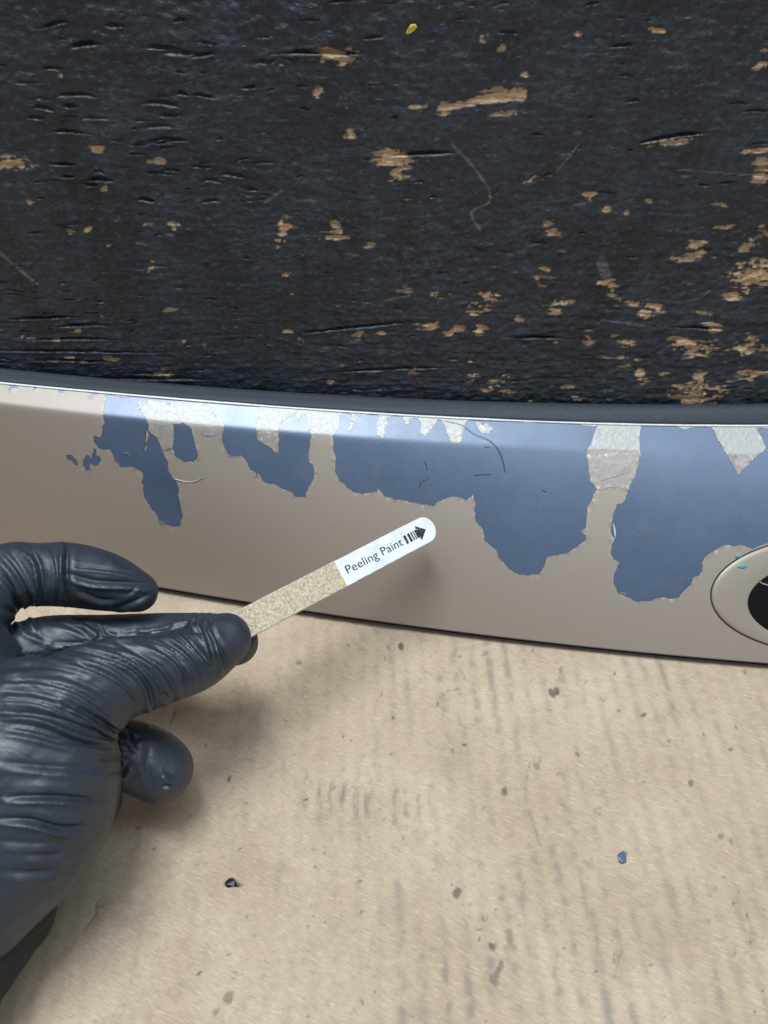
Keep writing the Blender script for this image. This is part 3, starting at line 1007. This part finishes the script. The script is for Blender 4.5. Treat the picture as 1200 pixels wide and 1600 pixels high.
O = (1310, 929, 204, 93)
I = (1310, 941, 148, 69)
lerp = lambda k_, h_: tuple(O[i] * (1 - k_) + I[i] * k_ for i in range(4)) + (h_,)
badge = ring('badge', [lerp(0.0, 0.0001), lerp(0.02, 0.0004), lerp(0.08, 0.0007), lerp(0.2, 0.0008), lerp(0.5, 0.0008), lerp(0.95, 0.0008), lerp(0.99, 0.0007), lerp(1.02, 0.0001)],
             M_FILM, trim)
badge['label'] = 'oval badge with taupe bezel and dark glossy centre'
seam = ring('seam', [(1310, 929, 205.8, 94.4, 0.00005), (1310, 929, 205.6, 94.2, 0.0004), (1310, 929, 204.0, 93.0, 0.00045), (1310, 929, 203.6, 92.6, 0.0001)], M_GAP, badge)
cen = ring('badge_center', [(I[0], I[1], I[2] * k_, I[3] * k_, h_) for k_, h_ in ((1.02, .0005), (0.8, .0006), (0.5, .0008), (0.2, .0009), (0.01, .0009))], M_BADGE, badge)
pp = catmull([(1178, 908), (1186, 912), (1200, 915), (1222, 913), (1250, 906)], 6)
P_, N_ = surf(pp[:, 0], pp[:, 1])
tube('pink_stroke', P_ + N_ * 0.0008, 0.0006, M_PINK, badge)  # pink metallic stroke across the badge centre
for (cx_, cy_, a, b) in ((1147, 868, 6, 4), (1152, 884, 7, 5)):
    th = np.linspace(0, 2 * np.pi, 11)[:-1]
    x = np.concatenate([[cx_], cx_ + a * np.cos(th) * (1 + .2 * np.sin(3 * th))]); y = np.concatenate([[cy_], cy_ + b * np.sin(th)])
    P_, N_ = surf(x, y)
    hh = 0.0009 if cy_ > 875 else 0.0004
    top = P_ + N_ * hh; top[0] += N_[0] * 0.0002
    mesh_obj('teal_speck', np.vstack([top, P_[1:] + N_[1:] * (hh - 0.0004)]),
             [(0, 1 + i, 1 + (i + 1) % 10) for i in range(10)] + [(1 + i, 11 + i, 11 + (i + 1) % 10, 1 + (i + 1) % 10) for i in range(10)], M_TEAL, trim)

# hair lying over the panel and two dark scrapes
hp = catmull(c5([(850, 168), (900, 178), (965, 195), (1020, 235), (1085, 262), (1115, 285), (1140, 320), (1158, 375), (1162, 412)]), 6)
P_, N_ = surf(hp[:, 0], hp[:, 1])
hair = tube('hair_strand', P_ + N_ * 0.0006, np.linspace(0.00007, 0.00013, len(P_)), simple('dark_hair', (0.03, 0.03, 0.04), 0.5), None, 5)
tag(hair, 'thin dark curved hair lying across the upper crease of the blue peeled area', 'hair')
M_SCR = simple('scrape_mark', (0.02, 0.03, 0.05), 0.6)
for L in (c5([(765, 488), (772, 462), (800, 445), (808, 432)]), c5([(800, 400), (795, 375), (785, 362)]), c5([(1070, 295), (1095, 296)]), c5([(1020, 428), (1100, 424)]),
          c6([(185, 416), (205, 425)]), c4([(650, 300), (655, 340), (648, 385)])):
    bead('scrape', catmull(L, 5), 0.00016, M_SCR, trim, 0.00005, 5)

# ------------------------------------------------------------------ wooden stick with its sticker
A = at_depth(380., 976., .2655)
B = at_depth(677., 821., .307)
ax = (B - A); Lv = np.linalg.norm(ax); ax /= Lv
vd = (A + B) / 2 - CAM; vd /= np.linalg.norm(vd)
wd = np.cross(ax, vd); wd /= np.linalg.norm(wd)
if wd[1] + wd[2] < 0: wd = -wd                      # towards the picture's top
nn = np.cross(ax, wd)
if nn @ vd > 0: nn = -nn                            # towards the viewer
TOT, HW, TH = 0.114, 0.0051, 0.0019
S0 = Lv - TOT                                       # hidden start inside the grip
stick = empty('wooden_stick', A)
tag(stick, 'flat wooden craft stick with white PEELING PAINT arrow sticker, held by the gloved hand', 'stick')


def stick_pt(s, w, h):
    return A + ax * s + wd * w + nn * h


def outline(s0, s1, hw, r0, r1, n_=12):
    o = []
    for (s, sg, rr) in ((s1, 1, r1), (s0, -1, r0)):
        if rr:
            for a in np.linspace(-math.pi / 2, math.pi / 2, n_):
                o.append((s + sg * (math.cos(a) - 1) * rr, sg * math.sin(a) * hw))
        else:
            k = 8
            for i in range(k + 1):
                o.append((s + random.uniform(-1, 1) * .0001, sg * (-hw + 2 * hw * i / k)))
    # densify the long edges with a hint of unevenness
    out = []
    for i in range(len(o)):
        a, b = np.array(o[i]), np.array(o[(i + 1) % len(o)])
        out.append(a)
        if np.hypot(*(b - a)) > 0.01:
            for t_ in np.linspace(0, 1, 24)[1:-1]:
                p = a + (b - a) * t_
                p[1] += random.uniform(-1, 1) * 0.00008
                out.append(p)
    return out


def slab(name, o, h0, h1, mat, parent, bev=0.0003):
    c0 = np.mean(o, axis=0)
    rows = []
    for (h, ins) in ((h0, 0), (h1 - bev, 0), (h1, bev)):
        r_ = []
        for p in o:
            q = np.array(p)
            q[1] -= np.sign(q[1]) * min(ins, abs(q[1]))
            r_.append(stick_pt(q[0], q[1], h))
        rows.append(r_)
    nn_ = len(o)
    verts = [p for r_ in rows for p in r_]
    faces = [tuple(range(2 * nn_, 3 * nn_)), tuple(range(nn_ - 1, -1, -1))]
    for k in range(2):
        for i in range(nn_):
            j = (i + 1) % nn_
            faces.append((k * nn_ + i, k * nn_ + j, (k + 1) * nn_ + j, (k + 1) * nn_ + i))
    ob = mesh_obj(name, verts, faces, mat, parent, smooth=False)
    bm = bmesh.new(); bm.from_mesh(ob.data); bmesh.ops.recalc_face_normals(bm, faces=bm.faces); bm.to_mesh(ob.data); bm.free()
    return ob


slab('stick_body', outline(S0, Lv, HW, HW * .9, HW * .9), -TH / 2, TH / 2, M_WOOD, stick)
# sticker starts at pixel (532, 900)
q = np.array([project(stick_pt(s, 0, TH / 2))[0] for s in np.linspace(0, Lv, 200)])
s_lab = np.interp(532, q, np.linspace(0, Lv, 200))
lab = slab('paper_label', outline(s_lab, Lv - 0.0003, HW - 0.00012, 0, HW * .88), TH / 2 + 0.00002, TH / 2 + 0.00016, M_PAPER, stick, 0.00005)
lab['label'] = 'white paper sticker reading Peeling Paint with an arrow'
tex = bpy.data.curves.new('lettering_curve', 'FONT')
tex.body = 'Peeling Paint'
tex.size = 1.0
tex.extrude = 0.0
tex.resolution_u = 4
tob = bpy.data.objects.new('lettering_tmp', tex)
col.objects.link(tob)
bpy.context.view_layer.update()
dg = bpy.context.evaluated_depsgraph_get()
tm = bpy.data.meshes.new_from_object(tob.evaluated_get(dg))
bpy.data.objects.remove(tob)
co = np.array([tuple(v_.co) for v_ in tm.vertices])
s_a = np.interp(541, q, np.linspace(0, Lv, 200)); s_b = np.interp(628, q, np.linspace(0, Lv, 200))
xmin, xmax = co[:, 0].min(), co[:, 0].max()
sc = (s_b - s_a) / (xmax - xmin)
HT = 0.0031 / 0.70
new = np.array([stick_pt(s_a + (c_[0] - xmin) * sc, -0.0013 + c_[1] * HT, TH / 2 + 0.00021) for c_ in co])
polys = [tuple(p.vertices) for p in tm.polygons]
a_, b_, c_ = (new[i] for i in polys[0][:3])
if np.cross(b_ - a_, c_ - a_) @ nn < 0: polys = [p[::-1] for p in polys]
mesh_obj('lettering', new, polys, M_INK2, lab, smooth=False)


def flat(name, pts, mat, parent, h=0.00021):
    V = [stick_pt(s, w, TH / 2 + h) for s, w in pts]
    f = list(range(len(V)))
    if np.cross(V[1] - V[0], V[2] - V[0]) @ nn < 0: f = f[::-1]
    return mesh_obj(name, V, [tuple(f)], mat, parent, smooth=False)


sx = lambda px: float(np.interp(px, q, np.linspace(0, Lv, 200)))
for (xa, xb, hh) in ((632.5, 636, .0017), (638.5, 642, .0017), (643.5, 645.5, .0017), (647, 648.5, .0017)):
    flat('arrow_bar', [(sx(xa), -hh), (sx(xb), -hh), (sx(xb), hh), (sx(xa), hh)], M_INK, lab)
flat('arrow_head', [(sx(649.5), -.0017), (sx(653), -.0017), (sx(653), -.0031), (sx(665), 0.0), (sx(653), .0031), (sx(653), .0017), (sx(649.5), .0017)], M_INK, lab)
flat('yellow_mark', [(sx(525) + i * .0002, -.0029 + j * .0002) for i, j in ((0, 0), (5, -1), (9, 2), (6, 5), (2, 4))], simple('yellow_paint', (.75, .6, .05), .6), stick, 0.00003)

# ------------------------------------------------------------------ gloved hand
def chain(bm, pts, n_sub=7):
    """pts: (px, py, depth m, radius px) -> spheres swept along the chain"""
    a = np.array(pts, float)
    c_ = catmull(a, n_sub) if len(a) > 2 else np.array([a[0] + (a[1] - a[0]) * t_ for t_ in np.linspace(0, 1, n_sub + 1)])
    P = at_depth(c_[:, 0], c_[:, 1], c_[:, 2])
    R = c_[:, 3] / FPX * c_[:, 2]
    for p, r_ in zip(P, R):
        bmesh.ops.create_icosphere(bm, subdivisions=3, radius=r_, matrix=Matrix.Translation(Vector(p)))


bm = bmesh.new()
# index finger, arched over the top
chain(bm, [(-70, 1050, .246, 70), (-45, 960, .251, 60), (8, 902, .256, 52), (60, 898, .258, 50), (108, 898, .260, 51), (165, 909, .262, 46), (215, 925, .264, 32)], 8)
# middle finger behind the thumb, its tip under the stick
chain(bm, [(-20, 1060, .258, 62), (60, 1012, .264, 48), (160, 1003, .269, 43), (270, 1000, .272, 43), (345, 1000, .275, 41), (368, 1004, .2765, 36)], 8)
# thumb on top of the stick
chain(bm, [(30, 1190, .226, 112), (90, 1120, .232, 92), (165, 1068, .239, 70), (240, 1048, .245, 58), (300, 1030, .2495, 53), (335, 1008, .2525, 47), (352, 998, .254, 41)], 9)
# heel of the hand and wrist
chain(bm, [(40, 1130, .232, 105), (60, 1215, .229, 124), (40, 1290, .227, 122), (0, 1345, .224, 112), (-70, 1420, .220, 110), (-160, 1500, .216, 112)], 8)
chain(bm, [(-80, 1060, .240, 110), (-70, 1200, .236, 150), (-90, 1320, .230, 150)], 8)
# ring and little finger curled below
chain(bm, [(90, 1150, .250, 62), (170, 1170, .257, 55), (225, 1188, .260, 55), (250, 1202, .261, 52)], 8)
chain(bm, [(70, 1210, .254, 58), (120, 1238, .262, 50), (145, 1252, .264, 45)], 8)
tmp = bpy.data.meshes.new('glove_tmp'); bm.to_mesh(tmp); bm.free()
tob = bpy.data.objects.new('glove_tmp', tmp); col.objects.link(tob)
md = tob.modifiers.new('r', 'REMESH'); md.mode = 'VOXEL'; md.voxel_size = 0.0005
md = tob.modifiers.new('s', 'SMOOTH'); md.factor = 0.5; md.iterations = 24
bpy.context.view_layer.update()
gm = bpy.data.meshes.new_from_object(tob.evaluated_get(bpy.context.evaluated_depsgraph_get()))
bpy.data.objects.remove(tob)
gm.name = 'glove'
nv = len(gm.vertices)
co = np.empty(nv * 3, np.float32); gm.vertices.foreach_get('co', co); co = co.reshape(-1, 3).astype(float)
no = np.empty(nv * 3, np.float32); gm.vertices.foreach_get('normal', no); no = no.reshape(-1, 3).astype(float)
GX, GY, GD = project(co)
bx, by = np.floor(GX / 5).astype(int) + 200, np.floor(GY / 5).astype(int)
zb = np.full((600, 600), 9.0)
ok = (bx >= 0) & (bx < 600) & (by >= 0) & (by < 600)
np.minimum.at(zb, (bx[ok], by[ok]), GD[ok])
front = np.zeros(nv)
front[ok] = (GD[ok] < zb[bx[ok], by[ok]] + 0.007)
front *= sstep(-(no * (co - CAM) / np.linalg.norm(co - CAM, axis=1, keepdims=True)).sum(1), 0.0, 0.3)
g1 = lambda L: [(x / 2.727, 800 + y / 2.727) for x, y in L]
g2 = lambda L: [(x / 3, 1100 + y / 3) for x, y in L]
# creases: (polyline, half width px, depth mm)
creases = [
    (g1([(300, 590), (430, 612), (560, 660), (630, 740), (652, 830), (640, 890)]), 5, 1.0),
    (g1([(230, 555), (400, 565), (520, 590), (640, 640)]), 5, .55),
    (g1([(200, 590), (380, 625), (480, 660), (570, 720)]), 5, .5),
    (g1([(500, 560), (620, 620), (700, 680), (740, 760), (735, 830)]), 5, .7),
    (g1([(580, 545), (690, 590), (760, 640), (790, 700), (780, 770)]), 5, .75),
    (g1([(650, 530), (740, 575), (800, 620), (850, 690), (845, 740)]), 5, .8),
    (g1([(740, 490), (800, 540), (855, 600), (905, 660)]), 5, 1.0),
    (g1([(850, 440), (870, 500), (895, 560), (915, 650)]), 5, .9),
    (g1([(760, 500), (700, 520), (640, 530), (560, 530)]), 5, .6),
    (g1([(860, 520), (820, 515), (770, 490)]), 5, .7),
    (g1([(930, 560), (955, 620), (965, 690)]), 5, .8),
    (g1([(940, 430), (900, 460), (880, 500)]), 5, .45),
    (g1([(660, 880), (680, 840), (700, 820)]), 5, .6),
    (g1([(680, 770), (720, 790), (725, 830)]), 5, .5),
    (g1([(370, 470), (420, 500), (435, 540)]), 5, .8), (g1([(300, 455), (370, 475), (410, 520)]), 5, .6),
    (g1([(440, 480), (470, 520), (560, 525), (580, 500)]), 5, .6), (g1([(220, 460), (330, 500), (400, 545)]), 5, .4),
    (g1([(290, 120), (284, 200), (285, 280), (300, 400)]), 5, 1.3),
    (g1([(120, 135), (160, 200), (180, 290), (178, 400)]), 5, 1.0), (g1([(100, 150), (140, 190), (165, 215)]), 5, .7),
    (g1([(290, 262), (400, 292), (540, 300), (655, 312)]), 6, .9),
    (g1([(470, 410), (560, 385), (640, 345)]), 5, .6), (g1([(540, 350), (580, 320)]), 4, .4), (g1([(330, 330), (420, 370), (500, 375)]), 5, .5),
    (g1([(0, 180), (70, 260), (130, 380), (172, 520)]), 6, .9), (g1([(0, 260), (60, 340), (90, 470)]), 6, .7), (g1([(0, 400), (70, 440), (120, 500), (200, 540)]), 6, .6),
    (g1([(30, 150), (100, 240), (160, 350)]), 5, .5),
    (g1([(280, 815), (370, 855), (440, 905), (520, 950), (585, 965)]), 6, 1.5),
    (g1([(420, 870), (480, 920), (560, 950)]), 4, .8),
    (g1([(0, 760), (150, 775), (300, 815)]), 7, .6), (g1([(0, 850), (180, 862), (380, 925), (540, 985)]), 7, .8),
    (g1([(100, 690), (260, 700), (400, 750), (470, 800)]), 7, .5), (g1([(0, 660), (200, 660), (360, 690)]), 7, .45),
    (g1([(180, 600), (320, 640), (440, 690), (520, 760)]), 6, .4),
    (g2([(0, 110), (150, 135), (350, 185), (600, 205)]), 7, .7), (g2([(0, 40), (180, 55), (400, 140), (560, 180)]), 6, .7),
    (g2([(40, 435), (200, 432), (360, 440), (480, 455)]), 6, 1.0), (g2([(0, 535), (150, 545), (280, 578), (420, 570)]), 6, 1.0),
    (g2([(0, 270), (200, 290), (420, 300), (560, 290)]), 8, .5), (g2([(480, 330), (560, 320), (600, 280)]), 6, .7), (g2([(450, 250), (540, 260), (610, 245)]), 6, .6),
    (g2([(100, 700), (250, 700), (380, 660)]), 8, .5), (g2([(590, 120), (620, 170), (640, 200)]), 5, .8),
    (g2([(0, 640), (160, 650), (340, 640)]), 8, .4), (g2([(0, 780), (150, 790), (300, 770)]), 8, .5),
    (g1([(250, 640), (400, 670), (500, 720), (580, 800), (610, 870)]), 4, .55), (g1([(380, 580), (500, 605), (600, 655), (670, 730), (700, 800)]), 4, .7),
    (g1([(620, 545), (710, 580), (770, 625), (820, 690), (815, 760)]), 3.5, .7), (g1([(700, 510), (770, 555), (830, 610), (880, 690)]), 3.5, .8),
    (g1([(880, 430), (905, 500), (935, 570), (940, 640)]), 3.5, .6), (g1([(800, 440), (840, 500), (880, 580)]), 3.5, .55),
    (g1([(30, 720), (200, 730), (340, 775), (430, 840), (500, 900)]), 4, .5), (g1([(0, 800), (160, 815), (340, 880), (470, 940)]), 4, .5),
    (g1([(0, 900), (160, 920), (360, 990), (560, 1030)]), 4, .5), (g1([(60, 620), (240, 620), (360, 640)]), 4, .4),
    (g1([(210, 130), (240, 220), (250, 320), (240, 400)]), 3.5, .5), (g1([(300, 230), (420, 240), (560, 262), (640, 285)]), 3.5, .4),
    (g2([(780, 320), (800, 345), (830, 365)]), 5, .7), (g2([(755, 390), (790, 380), (830, 390)]), 4, .6), (g2([(700, 200), (690, 300), (720, 380)]), 7, .4),
]
disp = np.zeros(nv)
for L, w, dep in creases:
    pp = catmull(L, 6)
    mnx, mxx = pp[:, 0].min() - 30, pp[:, 0].max() + 30
    mny, mxy = pp[:, 1].min() - 30, pp[:, 1].max() + 30
    s_ = np.where((GX > mnx) & (GX < mxx) & (GY > mny) & (GY < mxy) & (front > 0))[0]
    if not len(s_): continue
    d, tt = seg_dist(GX[s_], GY[s_], pp)
    tap = np.sqrt(np.clip(np.sin(np.pi * np.clip(tt, 0.02, 0.98)), 0, 1))
    k_ = np.clip((tt * (len(pp) - 1)).astype(int), 0, len(pp) - 2)
    tg = pp[k_ + 1] - pp[k_]
    sgn = np.sign(tg[:, 0] * (GY[s_] - pp[k_, 1]) - tg[:, 1] * (GX[s_] - pp[k_, 0]))
    sd_ = sgn * d
    prof = -np.exp(-(d / (w * .55)) ** 2) + 0.95 * np.exp(-((sd_ - 1.5 * w) / (0.75 * w)) ** 2) \
        + 0.35 * np.where(sd_ > 1.5 * w, np.exp(-(sd_ - 1.5 * w) / (2.6 * w)), 0) + 0.25 * np.exp(-((sd_ + 2.2 * w) / (1.4 * w)) ** 2)
    disp[s_] += prof * tap * dep * 0.00110 * front[s_]
# loose skin of the glove: sharp little folds fanning from the thumb
rw = np.random.default_rng(77)
for k in range(26):
    ang = rw.normal(1.25, 0.35)
    lam = rw.uniform(16, 46)
    cx0, cy0 = rw.uniform(-20, 360), rw.uniform(860, 1400)
    if cy0 > 1150: cx0 = rw.uniform(-20, 190)
    rr_ = rw.uniform(40, 95)
    env = np.exp(-((GX - cx0) / (rr_ * 1.3)) ** 2 - ((GY - cy0) / rr_) ** 2) * front
    arg = (GX * math.cos(ang) + GY * math.sin(ang) + 6 * np.sin(GX / 37 + k)) * 2 * np.pi / lam
    disp += env * (0.5 - np.abs(np.sin(arg * .5)) ** 0.6) * -0.00007 * (lam / 30)
from mathutils import noise as mnoise
vr = np.zeros(nv)
for i in np.where(front > 0.05)[0]:
    c_ = co[i]
    dd, _p = mnoise.voronoi(Vector((c_[0] * 70 + c_[1] * 25, c_[1] * 95 - c_[0] * 35, c_[2] * 110)), distance_metric='DISTANCE')
    vr[i] = dd[1] - dd[0]
disp -= front * 0.00042 * np.clip(vr, 0, 0.8)
co += no * disp[:, None]
gm.vertices.foreach_set('co', co.astype(np.float32).reshape(-1))
gm.polygons.foreach_set('use_smooth', [True] * len(gm.polygons))
gm.update()
hand = empty('gloved_hand', at_depth(40., 1400., .225))
tag(hand, 'hand in a wrinkled black disposable glove pinching the wooden stick', 'hand')
gl = link('glove', gm, M_GLOVE, hand)
gl['label'] = 'wrinkled black rubber glove'

# sleeve end: a loose dark cuff that comes out from under the glove
c_ = catmull(np.array([(25, 1300, .231, 70), (8, 1385, .229, 86), (-25, 1440, .227, 92), (-80, 1500, .222, 104), (-170, 1590, .216, 118), (-300, 1700, .21, 130)], float), 8)
P_ = at_depth(c_[:, 0], c_[:, 1], c_[:, 2]); R_ = c_[:, 3] / FPX * c_[:, 2]
rows = []
for k in range(49):
    a = 2 * math.pi * k / 48
    rows.append(a)
tan = np.gradient(P_, axis=0); tan /= np.linalg.norm(tan, axis=1, keepdims=True)
u = np.cross(tan, np.array([0, 0, 1.0])); u /= np.linalg.norm(u, axis=1, keepdims=True)
w = np.cross(tan, u)
ii = np.arange(len(P_))
G = np.stack([P_ + (R_ * (1 + .03 * np.sin(3 * a + ii * .5) + .02 * np.sin(7 * a - ii * .9)))[:, None] * (u * math.cos(a) + w * math.sin(a)) for a in rows], 1)
slv = grid_mesh('sleeve', G, M_SLEEVE, hand)
slv['label'] = 'dark sleeve cuff at the wrist'

# ------------------------------------------------------------------ small loose bits
def chip(name, p, up, rad, thick, mat, label, cat, seed, elong=1.6, ang=0.3):
    r_ = random.Random(seed)
    up = np.array(up, float); up /= np.linalg.norm(up)
    u_ = np.cross(up, [0, 1, 0] if abs(up[1]) < .9 else [1, 0, 0]); u_ /= np.linalg.norm(u_)
    w_ = np.cross(up, u_)
    n_ = 9
    ring_ = []
    for i in range(n_):
        a = 2 * math.pi * i / n_
        rr = rad * r_.uniform(.7, 1.15)
        x, y = rr * elong * math.cos(a), rr * math.sin(a)
        ring_.append((x * math.cos(ang) - y * math.sin(ang), x * math.sin(ang) + y * math.cos(ang), r_.uniform(0, thick * .8)))
    V = [p + u_ * x + w_ * y + up * z for x, y, z in ring_] + [p + u_ * x * .9 + w_ * y * .9 + up * (z + thick) for x, y, z in ring_]
    F = [tuple(range(n_ - 1, -1, -1)), tuple(range(n_, 2 * n_))] + [(i, (i + 1) % n_, n_ + (i + 1) % n_, n_ + i) for i in range(n_)]
    o = mesh_obj(name, V, F, mat, None, smooth=False)
    return tag(o, label, cat)


M_YEL = simple('yellow_chip', (.62, .55, .06), .5)
chip('yellow_fleck', on_y(643., 44., -0.0002), (0, -1, 0), .0010, .0004, M_YEL, 'tiny yellow paint fleck stuck on the black plywood', 'paint fleck', 3, 2.0, -1.0)
chip('blue_fleck', on_z(972., 1340., CARD_TOP + .0002), (0, 0, 1), .0018, .0003, M_BLUE, 'small blue paint flake lying on the cardboard', 'paint flake', 5, 1.3, 0.9)
chip('dark_crumb', on_z(361., 1380., CARD_TOP - .0004), (0, 0, 1), .0016, .0008, simple('black_crumb', (.012, .012, .014), .35),
     'small glossy black crumb in a torn pit of the cardboard', 'crumb', 9, 1.4, 0.1)
